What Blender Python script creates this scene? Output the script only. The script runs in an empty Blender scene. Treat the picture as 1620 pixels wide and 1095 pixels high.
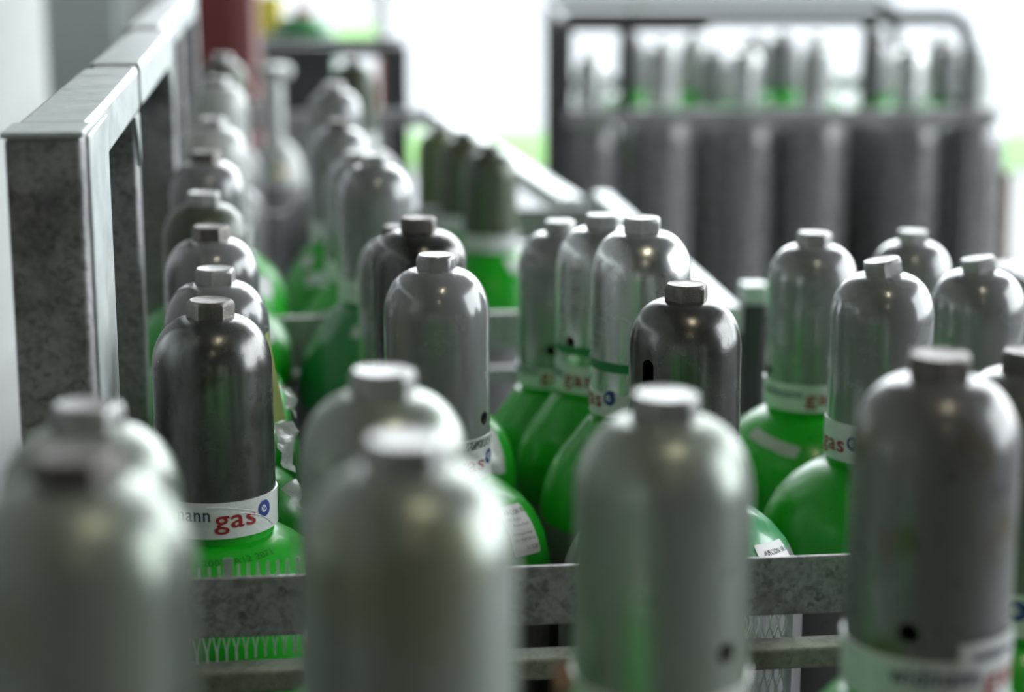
import bpy, bmesh, math, random
from mathutils import Vector, Matrix, noise
random.seed(7)
scene = bpy.context.scene
C = scene.collection
R_ = math.radians
FPX = 3100.0
CAMZ = 1.74
PITCH = math.atan(695.0 / FPX)
ST, CT = math.sin(PITCH), math.cos(PITCH)
YAW = math.atan(0.115)

# ------------------------------------------------------------------ camera, world, light, exposure
cam = bpy.data.cameras.new('camera')
cam_ob = bpy.data.objects.new('camera', cam)
C.objects.link(cam_ob)
cam_ob.location = (0, 0, CAMZ)
cam_ob.rotation_euler = (math.pi / 2 - PITCH, 0, 0)
cam.sensor_width = 36.0
cam.lens = 36.0 * FPX / 1620.0
cam.clip_start = 0.05
cam.clip_end = 200
cam.dof.use_dof = True
cam.dof.focus_distance = 1.52
cam.dof.aperture_fstop = 2.95
cam.dof.aperture_blades = 9
scene.camera = cam_ob

world = bpy.data.worlds.new('overcast_sky')
scene.world = world
world.use_nodes = True
bgn = world.node_tree.nodes['Background']
bgn.inputs[0].default_value = (0.90, 0.955, 1.0, 1)
bgn.inputs[1].default_value = 6.0

scene.view_settings.view_transform = 'Standard'
scene.view_settings.look = 'None'
scene.view_settings.gamma = 1.0
scene.view_settings.use_curve_mapping = False
scene.view_settings.exposure = 0.17


# ------------------------------------------------------------------ helpers
def ray(px, py):
    u = (px - 810.0) / FPX
    v = (547.5 - py) / FPX
    return Vector((u, CT + v * ST, -ST + v * CT))


def P(px, py, d):
    return Vector((0, 0, CAMZ)) + ray(px, py) * d


def Pz(px, py, z):
    r = ray(px, py)
    return Vector((0, 0, CAMZ)) + r * ((z - CAMZ) / r.z)


def link_mesh(name, me, mat=None, parent=None, loc=None, rot=None):
    o = bpy.data.objects.new(name, me)
    C.objects.link(o)
    if mat is not None and not me.materials:
        me.materials.append(mat)
    if parent is not None:
        o.parent = parent
    if loc is not None:
        o.location = loc
    if rot is not None:
        o.rotation_euler = rot
    return o


def obj(name, bm, mat, parent=None, loc=None, rot=None, smooth=False, keep=False):
    me = bpy.data.meshes.new(name)
    bmesh.ops.recalc_face_normals(bm, faces=bm.faces)
    if smooth:
        for f in bm.faces:
            f.smooth = True
    bm.to_mesh(me)
    bm.free()
    if smooth:
        try:
            me.set_sharp_from_angle(angle=R_(38))
        except Exception:
            pass
    return link_mesh(name, me, mat, parent, loc, rot)


def thing(name, label, cat, loc=(0, 0, 0), rotz=0.0, group=None):
    o = bpy.data.objects.new(name, None)
    C.objects.link(o)
    o.empty_display_size = 0.05
    o.location = loc
    o.rotation_euler = (0, 0, rotz)
    o['label'] = label
    o['category'] = cat
    if group:
        o['group'] = group
    return o


def tag(o, label, cat, group=None):
    o['label'] = label
    o['category'] = cat
    if group:
        o['group'] = group
    return o


def struct(o):
    o['kind'] = 'structure'
    return o


def box_bm(x0, x1, y0, y1, z0, z1, bev=0.0, bm=None, seg=2):
    own = bm is None
    b = bmesh.new()
    bmesh.ops.create_cube(b, size=1.0)
    for v in b.verts:
        v.co = Vector(((x0 + x1) / 2 + v.co.x * (x1 - x0), (y0 + y1) / 2 + v.co.y * (y1 - y0),
                       (z0 + z1) / 2 + v.co.z * (z1 - z0)))
    if bev > 0:
        bmesh.ops.bevel(b, geom=list(b.edges), offset=bev, segments=seg, affect='EDGES', profile=0.5)
    if own:
        return b
    me = bpy.data.meshes.new('tmp')
    b.to_mesh(me)
    b.free()
    bm.from_mesh(me)
    bpy.data.meshes.remove(me)
    return bm


def lathe_bm(prof, seg=48, closed=False, wob=0.0, bm=None):
    """prof: list of (r, z), revolved about z."""
    bm = bm or bmesh.new()
    rings = []
    for (r, z) in prof:
        if r < 1e-6:
            rings.append([bm.verts.new((0, 0, z))])
        else:
            rr = []
            for i in range(seg):
                a = 2 * math.pi * i / seg
                q = r
                if wob:
                    q += wob * noise.noise(Vector((math.cos(a) * 2.3, math.sin(a) * 2.3, z * 60)))
                rr.append(bm.verts.new((q * math.cos(a), q * math.sin(a), z)))
            rings.append(rr)
    n = len(rings)
    for k in range(n - 1 + (1 if closed else 0)):
        A, B = rings[k], rings[(k + 1) % n]
        for i in range(seg):
            j = (i + 1) % seg
            if len(A) == 1 and len(B) == 1:
                continue
            if len(A) == 1:
                bm.faces.new((A[0], B[i], B[j]))
            elif len(B) == 1:
                bm.faces.new((A[i], A[j], B[0]))
            else:
                bm.faces.new((A[i], A[j], B[j], B[i]))
    return bm


def tube_bm(pts, r, seg=8, bm=None):
    bm = bm or bmesh.new()
    pts = [Vector(p) for p in pts]
    rings = []
    for i, p in enumerate(pts):
        a = pts[max(i - 1, 0)]
        b = pts[min(i + 1, len(pts) - 1)]
        t = (b - a).normalized()
        up = Vector((0, 0, 1)) if abs(t.z) < 0.9 else Vector((1, 0, 0))
        s = t.cross(up).normalized()
        w = s.cross(t)
        rings.append([bm.verts.new(p + (s * math.cos(2 * math.pi * k / seg) + w * math.sin(2 * math.pi * k / seg)) * r)
                      for k in range(seg)])
    for A, B in zip(rings, rings[1:]):
        for k in range(seg):
            bm.faces.new((A[k], A[(k + 1) % seg], B[(k + 1) % seg], B[k]))
    bm.faces.new(rings[0])
    bm.faces.new(rings[-1])
    return bm


# ------------------------------------------------------------------ materials
class NT:
    def __init__(self, name):
        self.m = bpy.data.materials.new(name)
        self.m.use_nodes = True
        self.t = self.m.node_tree
        self.b = self.t.nodes['Principled BSDF']
        self.co = self.t.nodes.new('ShaderNodeTexCoord')
        info = self.t.nodes.new('ShaderNodeObjectInfo')
        mul = self.t.nodes.new('ShaderNodeMath')
        mul.operation = 'MULTIPLY'
        mul.inputs[1].default_value = 37.0
        self.t.links.new(info.outputs['Random'], mul.inputs[0])
        add = self.t.nodes.new('ShaderNodeVectorMath')
        add.operation = 'ADD'
        self.t.links.new(self.co.outputs['Object'], add.inputs[0])
        self.t.links.new(mul.outputs[0], add.inputs[1])
        self.vec = add.outputs[0]

    def noise(self, scale, detail=3.0, rough=0.55, stretch=None, dist=0.0):
        n = self.t.nodes.new('ShaderNodeTexNoise')
        n.inputs['Scale'].default_value = scale
        n.inputs['Detail'].default_value = detail
        n.inputs['Roughness'].default_value = rough
        n.inputs['Distortion'].default_value = dist
        v = self.vec
        if stretch:
            m = self.t.nodes.new('ShaderNodeVectorMath')
            m.operation = 'MULTIPLY'
            m.inputs[1].default_value = stretch
            self.t.links.new(self.vec, m.inputs[0])
            v = m.outputs[0]
        self.t.links.new(v, n.inputs['Vector'])
        return n.outputs['Fac']

    def voronoi(self, scale):
        n = self.t.nodes.new('ShaderNodeTexVoronoi')
        n.inputs['Scale'].default_value = scale
        self.t.links.new(self.vec, n.inputs['Vector'])
        bw = self.t.nodes.new('ShaderNodeRGBToBW')
        self.t.links.new(n.outputs['Color'], bw.inputs[0])
        return bw.outputs[0]

    def ramp(self, fac, stops):
        r = self.t.nodes.new('ShaderNodeValToRGB')
        e = r.color_ramp.elements
        while len(e) < len(stops):
            e.new(0.5)
        for el, (p, c) in zip(e, stops):
            el.position = p
            el.color = (c, c, c, 1) if isinstance(c, (int, float)) else (*c, 1)
        self.t.links.new(fac, r.inputs[0])
        return r.outputs[0]

    def mix(self, fac, a, b, mode='MIX'):
        n = self.t.nodes.new('ShaderNodeMix')
        n.data_type = 'RGBA'
        n.blend_type = mode
        for i, s in ((0, fac), (6, a), (7, b)):
            if isinstance(s, (int, float)):
                n.inputs[i].default_value = s
            elif isinstance(s, tuple):
                n.inputs[i].default_value = (*s, 1)
            else:
                self.t.links.new(s, n.inputs[i])
        return n.outputs[2]

    def set(self, key, val):
        if isinstance(val, (int, float)):
            self.b.inputs[key].default_value = val
        elif isinstance(val, tuple):
            self.b.inputs[key].default_value = (*val, 1)
        else:
            self.t.links.new(val, self.b.inputs[key])

    def bump(self, h, strength, dist=0.001):
        n = self.t.nodes.new('ShaderNodeBump')
        n.inputs['Strength'].default_value = strength
        n.inputs['Distance'].default_value = dist
        self.t.links.new(h, n.inputs['Height'])
        self.t.links.new(n.outputs[0], self.b.inputs['Normal'])


def plain(name, col, rough=0.5, metal=0.0, coat=0.0, emit=0.0, spec=0.5):
    n = NT(name)
    n.set('Base Color', col)
    n.set('Roughness', rough)
    n.set('Metallic', metal)
    n.set('Coat Weight', coat)
    n.set('Specular IOR Level', spec)
    if emit:
        n.set('Emission Color', col)
        n.set('Emission Strength', emit)
    return n.m


def metalmat(name, base, stain, metal, rough, stain_amt=0.6, scale=18, coat=0.0, stretch=(1, 1, 0.35), rust=None,
             rust_lo=0.62, bump=0.15, chips=0.45):
    n = NT(name)
    f = n.ramp(n.noise(scale, 5, 0.62, stretch), [(0.35, 0.0), (0.72, 1.0)])
    c = n.mix(f, base, stain)
    c = n.mix(stain_amt, base, c)
    sp = n.ramp(n.noise(scale * 9, 3, 0.6), [(0.60, 0.0), (0.72, chips)])
    c = n.mix(sp, c, tuple(v * 0.45 for v in base))
    if rust:
        rf = n.ramp(n.noise(scale * 0.9, 4, 0.55), [(rust_lo, 0.0), (rust_lo + 0.10, 0.85)])
        c = n.mix(rf, c, rust)
    n.set('Base Color', c)
    n.set('Metallic', metal)
    n.set('Coat Weight', coat)
    n.set('Coat Roughness', 0.08)
    rr = n.ramp(n.noise(scale * 1.7, 4), [(0.3, rough * 0.8), (0.75, min(1, rough * 1.35))])
    n.set('Roughness', rr)
    n.bump(n.noise(scale * 12, 3), bump, 0.0006)
    return n.m


M = {}
M['dark'] = metalmat('weathered_dark_steel', (0.185, 0.182, 0.175), (0.045, 0.050, 0.046), 0.78, 0.24, 0.95, 24,
                     rust=(0.075, 0.065, 0.045), rust_lo=0.60)
M['grey'] = metalmat('glossy_grey_paint', (0.235, 0.240, 0.240), (0.200, 0.208, 0.208), 0.15, 0.24, 0.6, 14, coat=0.8,
                     bump=0.05, chips=0.0)
M['silver'] = metalmat('silver_steel', (0.66, 0.67, 0.66), (0.42, 0.44, 0.43), 0.9, 0.25, 0.6, 16)
M['pale'] = metalmat('chalky_pale_paint', (0.38, 0.415, 0.385), (0.25, 0.30, 0.215), 0.5, 0.33, 0.9, 11, chips=0.1,
                     rust=(0.29, 0.31, 0.19), rust_lo=0.56)
M['rusty'] = metalmat('grey_paint_with_rust', (0.175, 0.175, 0.177), (0.15, 0.155, 0.14), 0.2, 0.30, 0.7, 32, coat=0.4,
                      rust=(0.115, 0.10, 0.04), rust_lo=0.56)
M['olive'] = metalmat('olive_grey_paint', (0.065, 0.082, 0.058), (0.085, 0.10, 0.05), 0.2, 0.36, 0.8, 12, coat=0.3)
M['lime'] = metalmat('yellow_green_faded_paint', (0.13, 0.18, 0.06), (0.08, 0.11, 0.06), 0.1, 0.4, 0.8, 12, coat=0.2)
M['palewhite'] = metalmat('worn_or_lit_white_paint', (0.50, 0.52, 0.50), (0.38, 0.40, 0.37), 0.1, 0.35, 0.6, 12, coat=0.3)
M['nut_steel'] = metalmat('worn_nut_steel', (0.46, 0.46, 0.45), (0.25, 0.25, 0.24), 0.75, 0.38, 0.8, 60, bump=0.5)
M['nut_dark'] = metalmat('rusted_nut_steel', (0.20, 0.185, 0.165), (0.07, 0.062, 0.055), 0.7, 0.42, 0.9, 70, bump=0.6)
M['body'] = metalmat('grey_cylinder_paint', (0.20, 0.20, 0.205), (0.16, 0.16, 0.165), 0.1, 0.38, 0.5, 9, coat=0.25)
M['green'] = metalmat('bright_green_paint', (0.006, 0.40, 0.008), (0.006, 0.30, 0.010), 0.0, 0.34, 0.5, 16, coat=0.2,
                      bump=0.12)
M['rackbody'] = metalmat('dark_grey_glossy_cylinder_paint', (0.22, 0.22, 0.222), (0.18, 0.18, 0.182), 0.35, 0.27, 0.5, 9, coat=0.5)
M['greendark'] = metalmat('deep_green_paint', (0.006, 0.20, 0.04), (0.006, 0.14, 0.03), 0.0, 0.35, 0.5, 16, coat=0.4)
M['greenglare'] = metalmat('green_paint_with_glare', (0.10, 0.40, 0.18), (0.04, 0.30, 0.09), 0.0, 0.28, 0.6, 16, coat=0.5)  # green paint with the shoulder's glare mixed into its base colour
M['stripe'] = plain('torn_green_paint_ring', (0.010, 0.21, 0.05), 0.4)


def bandmat():
    n = NT('white_film_band')
    c = n.mix(n.ramp(n.noise(30, 4), [(0.4, 0.0), (0.7, 1.0)]), (0.70, 0.72, 0.71), (0.58, 0.61, 0.59))
    n.set('Base Color', c)
    n.set('Roughness', 0.32)
    n.set('Coat Weight', 0.3)
    n.bump(n.noise(45, 3, 0.5, (1, 1, 2.5), 1.2), 0.5, 0.002)
    return n.m


M['band'] = bandmat()
M['paper'] = plain('white_label_paper', (0.72, 0.72, 0.72), 0.45)
M['oldpaper'] = metalmat('worn_label_paper', (0.50, 0.53, 0.51), (0.40, 0.43, 0.41), 0.0, 0.6, 0.7, 40)
M['blue'] = plain('blue_print', (0.020, 0.045, 0.24), 0.4)
M['navy'] = plain('dark_blue_print', (0.02, 0.035, 0.11), 0.4)
M['red'] = plain('red_print', (0.30, 0.010, 0.012), 0.4)
M['black'] = plain('black_print', (0.03, 0.03, 0.035), 0.6)
M['whiteprint'] = plain('white_print', (0.75, 0.76, 0.78), 0.4)
M['stampgreen'] = plain('stamped_green_mark', (0.008, 0.15, 0.012), 0.5)
M['yellowpaper'] = plain('pale_yellow_paper', (0.62, 0.68, 0.27), 0.7)
M['film'] = plain('crumpled_film_and_glare', (0.72, 0.75, 0.74), 0.25, 0, 0.5)


def galv(name, a, b, rough=0.42, metal=0.65, scale=140, dirt=(0.07, 0.065, 0.07), dlo=0.56):
    n = NT(name)
    c = n.mix(n.voronoi(scale), a, b)
    c = n.mix(n.ramp(n.noise(scale * 1.6, 3, 0.6), [(0.42, 0.0), (0.62, 0.8)]), c, b)
    c = n.mix(n.ramp(n.noise(9, 6, 0.7), [(dlo, 0.0), (dlo + 0.16, 0.75)]), c, dirt)
    c = n.mix(n.ramp(n.noise(30, 5, 0.7), [(0.58, 0.0), (0.75, 0.5)]), c, dirt)
    n.set('Base Color', c)
    n.set('Metallic', metal)
    n.set('Roughness', n.ramp(n.noise(25, 4), [(0.3, rough * 0.8), (0.7, rough * 1.3)]))
    n.bump(n.noise(120, 3), 0.25, 0.0006)
    return n.m


M['galv'] = galv('galvanised_steel', (0.16, 0.16, 0.163), (0.43, 0.425, 0.43))
M['galvdark'] = galv('dirty_galvanised_steel', (0.145, 0.14, 0.145), (0.41, 0.395, 0.405), 0.45, 0.5, 150, (0.045, 0.04, 0.045), dlo=0.50)
M['galvlight'] = galv('bright_galvanised_steel', (0.50, 0.54, 0.53), (0.62, 0.66, 0.65), 0.38, 0.6, 90, (0.25, 0.26, 0.25), 0.6)
M['mossy'] = galv('dull_mossy_steel', (0.14, 0.155, 0.115), (0.24, 0.26, 0.20), 0.75, 0.1, 150, (0.07, 0.07, 0.05), 0.5)
M['mesh'] = galv('expanded_mesh_steel', (0.62, 0.65, 0.64), (0.80, 0.82, 0.81), 0.4, 0.2, 140, (0.3, 0.3, 0.3))
M['rackdark'] = plain('dark_grey_rack_paint', (0.045, 0.05, 0.05), 0.5, 0.3)
M['hallsteel'] = metalmat('grey_green_column_paint', (0.42, 0.46, 0.45), (0.36, 0.40, 0.39), 0, 0.6, 0.5, 3)
M['pinksteel'] = metalmat('pale_grey_column_paint', (0.46, 0.44, 0.45), (0.40, 0.39, 0.39), 0, 0.6, 0.5, 3)
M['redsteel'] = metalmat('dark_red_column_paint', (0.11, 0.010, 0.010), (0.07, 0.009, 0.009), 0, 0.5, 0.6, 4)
M['redlit'] = metalmat('lit_side_red_paint', (0.20, 0.07, 0.07), (0.16, 0.055, 0.055), 0, 0.55, 0.5, 4)  # lighter copy of the column red, painting its lit side
M['wallpaint'] = metalmat('white_hall_wall', (0.27, 0.285, 0.275), (0.20, 0.195, 0.195), 0, 0.8, 0.5, 1.2, stretch=(1, 1, 2))
M['darkwall'] = plain('grey_rear_wall', (0.10, 0.105, 0.11), 0.8)
M['roof'] = plain('grey_roof_sheet', (0.16, 0.165, 0.17), 0.7)
M['outwall'] = plain('pale_facade_cladding', (0.165, 0.185, 0.205), 0.7)


def concrete():
    n = NT('hall_concrete')
    c = n.mix(n.ramp(n.noise(2.2, 6), [(0.3, 0.0), (0.7, 1.0)]), (0.30, 0.30, 0.295), (0.20, 0.20, 0.195))
    n.set('Base Color', c)
    n.set('Roughness', 0.7)
    return n.m


M['floor'] = concrete()
M['paving'] = plain('pale_outdoor_paving', (0.17, 0.175, 0.178), 0.85)


def grassmat():
    n = NT('lawn_grass')
    c = n.mix(n.noise(6, 5), (0.055, 0.17, 0.02), (0.09, 0.21, 0.035))
    n.set('Base Color', c)
    n.set('Roughness', 0.9)
    return n.m


M['grass'] = grassmat()

# ------------------------------------------------------------------ the hall
struct(obj('floor', box_bm(-2.3, 9.0, -6.2, 8.6, -0.15, 0.0), M['floor']))
struct(obj('wall_left', box_bm(-2.3, -2.0, -6.0, 9.6, -0.1, 6.0), M['wallpaint']))
struct(obj('wall_back', box_bm(-2.3, 5.2, -6.2, -6.0, -0.1, 6.0), M['darkwall']))
struct(obj('ceiling', box_bm(-2.3, 5.2, -6.2, 8.0, 6.0, 6.15), M['roof']))
# right wall with its big loading door opening
wr = bmesh.new()
box_bm(5.0, 5.2, -6.0, 0.2, -0.1, 6.0, bm=wr)
box_bm(5.0, 5.2, 0.2, 7.6, -0.1, 0.95, bm=wr)
box_bm(5.0, 5.2, 0.2, 7.6, 4.6, 6.0, bm=wr)
struct(obj('wall_right', wr, M['darkwall']))

gz = -0.04
struct(obj('ground_paving', box_bm(-30, 40, 8.6, 60, -0.3, gz), M['paving']))
struct(obj('ground_side_yard', box_bm(9.0, 40, -20, 8.6, -0.3, gz), M['paving']))
ga, gb = Pz(800, 262, 0.0).y, Pz(800, 206, 0.0).y
lw = obj('lawn_strip', box_bm(-8.0, 16, ga, gb, gz - 0.05, gz + 0.03), M['grass'])
lw['kind'] = 'structure'
g2a, g2b = Pz(570, 64, 0.0).y, Pz(570, 36, 0.0).y
lw = obj('lawn_patch', box_bm(-6, Pz(600, 50, 0).x, g2a, g2b, gz - 0.05, gz + 0.03), M['grass'])
lw['kind'] = 'structure'

# facade beyond the lawn, of upright cladding panels
fac = thing('cladded_building', 'pale blue-white cladded building beyond the lawn', 'building', (0, 46, 0))
fac_panel = None
for i in range(30):
    x0 = -16 + i * 1.2
    if fac_panel is None:
        fac_panel = obj('panel', box_bm(0.01, 1.19, 0, 0.12, gz, 5.0, 0.02), M['outwall'], fac, (x0, 0, 0))
    else:
        link_mesh('panel', fac_panel.data, None, fac, (x0, 0, 0))
obj('roof_edge', box_bm(-16, 20, -0.1, 6, 5.0, 5.3), M['galvlight'], fac)
obj('wall_core', box_bm(-16, 20, 0.14, 6, gz, 5.0), M['outwall'], fac)

# wire mesh fence at the edge of the yard
fy = ga - 0.6
fence = thing('wire_mesh_fence', 'pale welded wire mesh fence between the yard and the lawn', 'fence', (0, fy, gz))
wires = bmesh.new()
for i in range(160):
    x = -4.0 + i * 0.075
    box_bm(x - 0.0025, x + 0.0025, -0.0025, 0.0025, 0.05, 1.8, bm=wires)
for k in range(9):
    z = 0.1 + k * 0.2
    box_bm(-4, 8, 0.003, 0.009, z - 0.003, z + 0.003, bm=wires)
wo = obj('wire_mesh', wires, M['galvlight'], fence)
wo['kind'] = 'stuff'
pm = None
for i in range(6):
    x = -4 + i * 2.4
    if pm is None:
        pm = obj('fence_post', box_bm(-0.03, 0.03, 0.01, 0.07, 0, 1.9, 0.005), M['galvlight'], fence, (x, 0, 0))
    else:
        link_mesh('fence_post', pm.data, None, fence, (x, 0, 0))


# columns and pipes on the left
def hbeam(name, label, x, y, w, d, mat, mat2=None, z1=6.0):
    o = thing(name, label, 'column', (x, y, 0))
    obj('flange', box_bm(-w / 2, w / 2, -d / 2, -d / 2 + 0.012, 0, z1, 0.002), mat, o)
    obj('flange', box_bm(-w / 2, w / 2, d / 2 - 0.012, d / 2, 0, z1, 0.002), mat, o)
    obj('web', box_bm(-0.005, 0.005, -d / 2 + 0.012, d / 2 - 0.012, 0, z1), mat, o)
    obj('base_plate', box_bm(-w / 2 - 0.04, w / 2 + 0.04, -d / 2 - 0.04, d / 2 + 0.04, 0, 0.02, 0.003), mat, o)
    return o


q = P(142, 100, 6.0)
hbeam('steel_column', 'grey-green steel column behind the tall galvanised posts', q.x, q.y, 0.215, 0.2, M['hallsteel'])
q = P(232, 100, 6.5)
hbeam('steel_column', 'narrow pale pinkish-grey column between grey-green and red columns', q.x, q.y, 0.12, 0.12, M['pinksteel'])
q = P(38, 100, 7.0)
q = P(352, 60, 7.0)
rc = thing('red_steel_column', 'dark red boxed steel column at the back left', 'column', (q.x, q.y, 0))
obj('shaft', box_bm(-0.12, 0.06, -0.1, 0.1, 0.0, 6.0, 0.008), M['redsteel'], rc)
obj('lit_side_strip', box_bm(0.062, 0.125, -0.08, 0.1, 0.0, 6.0, 0.008), M['redlit'], rc)  # strip added to paint the lighter, lit right side of the shaft


# hall lamps
def hall_lamp(label, x, y, z, ln, e):
    o = thing('ceiling_lamp', label, 'lamp', (x, y, z), 0, 'hall ceiling lamps')
    obj('housing', box_bm(-0.10, 0.10, -ln / 2, ln / 2, 0.03, 0.09, 0.01), M['galvlight'], o)
    obj('diffuser', box_bm(-0.04, 0.04, -ln / 2 + 0.03, ln / 2 - 0.03, 0.0, 0.03, 0.005),
        plain('warm_lamp_light', (1.0, 0.88, 0.62), 0.5, emit=e), o)
    for s in (-1, 1):
        obj('hanger', tube_bm([(0, s * ln * 0.4, 0.09), (0, s * ln * 0.4, 6.0 - z)], 0.004, 6), M['galvlight'], o)
    return o


hall_lamp('ceiling lamp hanging above the front pallet', 0.62, 0.15, 4.05, 0.8, 40)
hall_lamp('ceiling lamp hanging high above the yard side of the hall', 1.5, 6.2, 4.6, 1.2, 22)
hall_lamp('ceiling lamp hanging near the rear wall', 0.6, -2.8, 4.05, 1.2, 14)

# ------------------------------------------------------------------ text and wrapping
_tc = {}


def text_geo(s, bold=0.018):
    key = (s, bold)
    if key in _tc:
        return _tc[key]
    cu = bpy.data.curves.new('txt', 'FONT')
    cu.body = s
    cu.size = 1.0
    cu.offset = bold
    cu.space_character = 1.08
    cu.resolution_u = 3
    o = bpy.data.objects.new('txt', cu)
    C.objects.link(o)
    bpy.context.view_layer.update()
    dg = bpy.context.evaluated_depsgraph_get()
    me = bpy.data.meshes.new_from_object(o.evaluated_get(dg))
    vs = [(v.co.x, v.co.y) for v in me.vertices]
    fs = [tuple(p.vertices) for p in me.polygons]
    x0 = min(v[0] for v in vs)
    x1 = max(v[0] for v in vs)
    bpy.data.objects.remove(o)
    bpy.data.curves.remove(cu)
    bpy.data.meshes.remove(me)
    vs = [(x - x0, y) for x, y in vs]
    _tc[key] = (vs, fs, x1 - x0)
    return _tc[key]


def prof_at(prof, s):
    """prof from top going down; s arc length from first point -> (r, z, nr, nz)"""
    acc = 0
    for (r0, z0), (r1, z1) in zip(prof, prof[1:]):
        L = math.hypot(r1 - r0, z1 - z0)
        if s <= acc + L or (r1, z1) == prof[-1]:
            t = (s - acc) / max(L, 1e-9)
            return r0 + (r1 - r0) * t, z0 + (z1 - z0) * t, -(z1 - z0) / L, (r1 - r0) / L
        acc += L


def wrap(prof, s0, ang, vs, off, rot=0.0):
    """flat (u,v) metres -> on the surface of revolution. ang: radians from -Y (0 = towards -Y), + to +X"""
    out = []
    ca, sa = math.cos(rot), math.sin(rot)
    rc, _, _, _ = prof_at(prof, s0)
    for (u, v) in vs:
        uu, vv = u * ca - v * sa, u * sa + v * ca
        r, z, nr, nz = prof_at(prof, s0 - vv)
        a = ang + uu / ((r + rc) / 2)
        rr = r + nr * off
        out.append((rr * math.sin(a), -rr * math.cos(a), z + nz * off))
    return out


def wrapped(name, prof, s0, ang, vs, fs, off, mat, parent, rot=0.0):
    me = bpy.data.meshes.new(name)
    me.from_pydata(wrap(prof, s0, ang, vs, off, rot), [], fs)
    me.update()
    return link_mesh(name, me, mat, parent)


def grid_geo(w, h, nx=12, ny=8, jag=0.0, corner=0.0):
    vs, fs = [], []
    for j in range(ny + 1):
        for i in range(nx + 1):
            u = (i / nx - 0.5) * w
            v = (j / ny - 0.5) * h
            if corner:
                cu, cv = w / 2 - corner, h / 2 - corner
                if abs(u) > cu and abs(v) > cv:
                    du, dv = abs(u) - cu, abs(v) - cv
                    L = math.hypot(du, dv)
                    if L > corner:
                        du, dv = du * corner / L, dv * corner / L
                    u, v = math.copysign(cu + du, u), math.copysign(cv + dv, v)
            if jag and (i in (0, nx) or j in (0, ny)):
                u += random.uniform(-jag, jag)
                v += random.uniform(-jag, jag)
            vs.append((u, v))
    for j in range(ny):
        for i in range(nx):
            a = j * (nx + 1) + i
            fs.append((a, a + 1, a + nx + 2, a + nx + 1))
    return vs, fs


def disc_geo(r, n=20):
    vs, fs = [(0, 0)], []
    for k in (0.5, 1.0):
        for i in range(n):
            a = 2 * math.pi * i / n
            vs.append((r * k * math.cos(a), r * k * math.sin(a)))
    for i in range(n):
        j = (i + 1) % n
        fs.append((0, 1 + i, 1 + j))
        fs.append((1 + i, 1 + n + i, 1 + n + j, 1 + j))
    return vs, fs


# ------------------------------------------------------------------ gas cylinder
RC = 0.045          # cap radius


def cap_profile(T, bot, rt=1.0):
    out = [(0.0, T - 0.0125), (0.010, T - 0.0125), (0.0172, T - 0.0128)]
    for k in range(1, 13):
        t = (k / 12) * math.pi / 2
        out.append((0.0168 + (RC - 0.0168) * math.sin(t), T - 0.0128 - 0.0385 * rt * (1 - math.cos(t))))
    out.append((RC, T - 0.086))
    out.append((RC + 0.0003, bot + 0.004))
    out.append((RC + 0.0003, bot))
    return out


def nut_bm(h=0.0135, rnd=0.0, cr=0.0182, soft=0.0):
    bm = bmesh.new()
    seg = 36
    ap = cr * math.cos(math.pi / 6)

    def rad(a, k):
        m = (a % (math.pi / 3)) - math.pi / 6
        hexr = ap / math.cos(m)
        return hexr * (1 - k) + k * ap * 1.03
    levels = [(0.0, 1.0, rnd), (h * 0.72, 1.0, rnd), (h * 0.90, 0.985 - soft * 0.4, rnd + 0.35),
              (h, 0.93 - soft, 1.0), (h * 0.97, 0.86 - soft, 1.0)]
    rings = []
    for z, s, k in levels:
        k = min(k, 1)
        rings.append([bm.verts.new((rad(2 * math.pi * i / seg, k) * s * math.cos(2 * math.pi * i / seg),
                                    rad(2 * math.pi * i / seg, k) * s * math.sin(2 * math.pi * i / seg), z))
                      for i in range(seg)])
    for A, B in zip(rings, rings[1:]):
        for i in range(seg):
            j = (i + 1) % seg
            bm.faces.new((A[i], A[j], B[j], B[i]))
    bm.faces.new(rings[0])
    c = bm.verts.new((0, 0, h * 0.96))
    for i in range(seg):
        bm.faces.new((rings[-1][i], rings[-1][(i + 1) % seg], c))
    return bm


def drill(cap, ang, z, r, slot=0.0):
    """real hole through the cap wall"""
    bm = bmesh.new()
    n = 20
    a_, b_ = [], []
    d = Vector((math.sin(ang), -math.cos(ang), 0))
    s = Vector((math.cos(ang), math.sin(ang), 0))
    for i in range(n):
        t = 2 * math.pi * i / n
        u, v = r * math.cos(t), r * math.sin(t) + (slot if math.sin(t) > 0 else -slot)
        a_.append(bm.verts.new(d * 0.025 + s * u + Vector((0, 0, z + v))))
        b_.append(bm.verts.new(d * 0.06 + s * u + Vector((0, 0, z + v))))
    bm.faces.new(a_)
    bm.faces.new(b_)
    for i in range(n):
        j = (i + 1) % n
        bm.faces.new((a_[i], a_[j], b_[j], b_[i]))
    bmesh.ops.recalc_face_normals(bm, faces=bm.faces)
    me = bpy.data.meshes.new('cut')
    bm.to_mesh(me)
    bm.free()
    co = bpy.data.objects.new('cut', me)
    C.objects.link(co)
    t2 = bpy.data.objects.new('cutcap', cap.data)
    C.objects.link(t2)
    md = t2.modifiers.new('b', 'BOOLEAN')
    md.operation = 'DIFFERENCE'
    md.solver = 'EXACT'
    md.object = co
    bpy.context.view_layer.update()
    dg = bpy.context.evaluated_depsgraph_get()
    nm = bpy.data.meshes.new_from_object(t2.evaluated_get(dg))
    bpy.data.objects.remove(t2)
    bpy.data.objects.remove(co)
    bpy.data.meshes.remove(me)
    nm.set_sharp_from_angle(angle=R_(38))
    cap.data = nm


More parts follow.
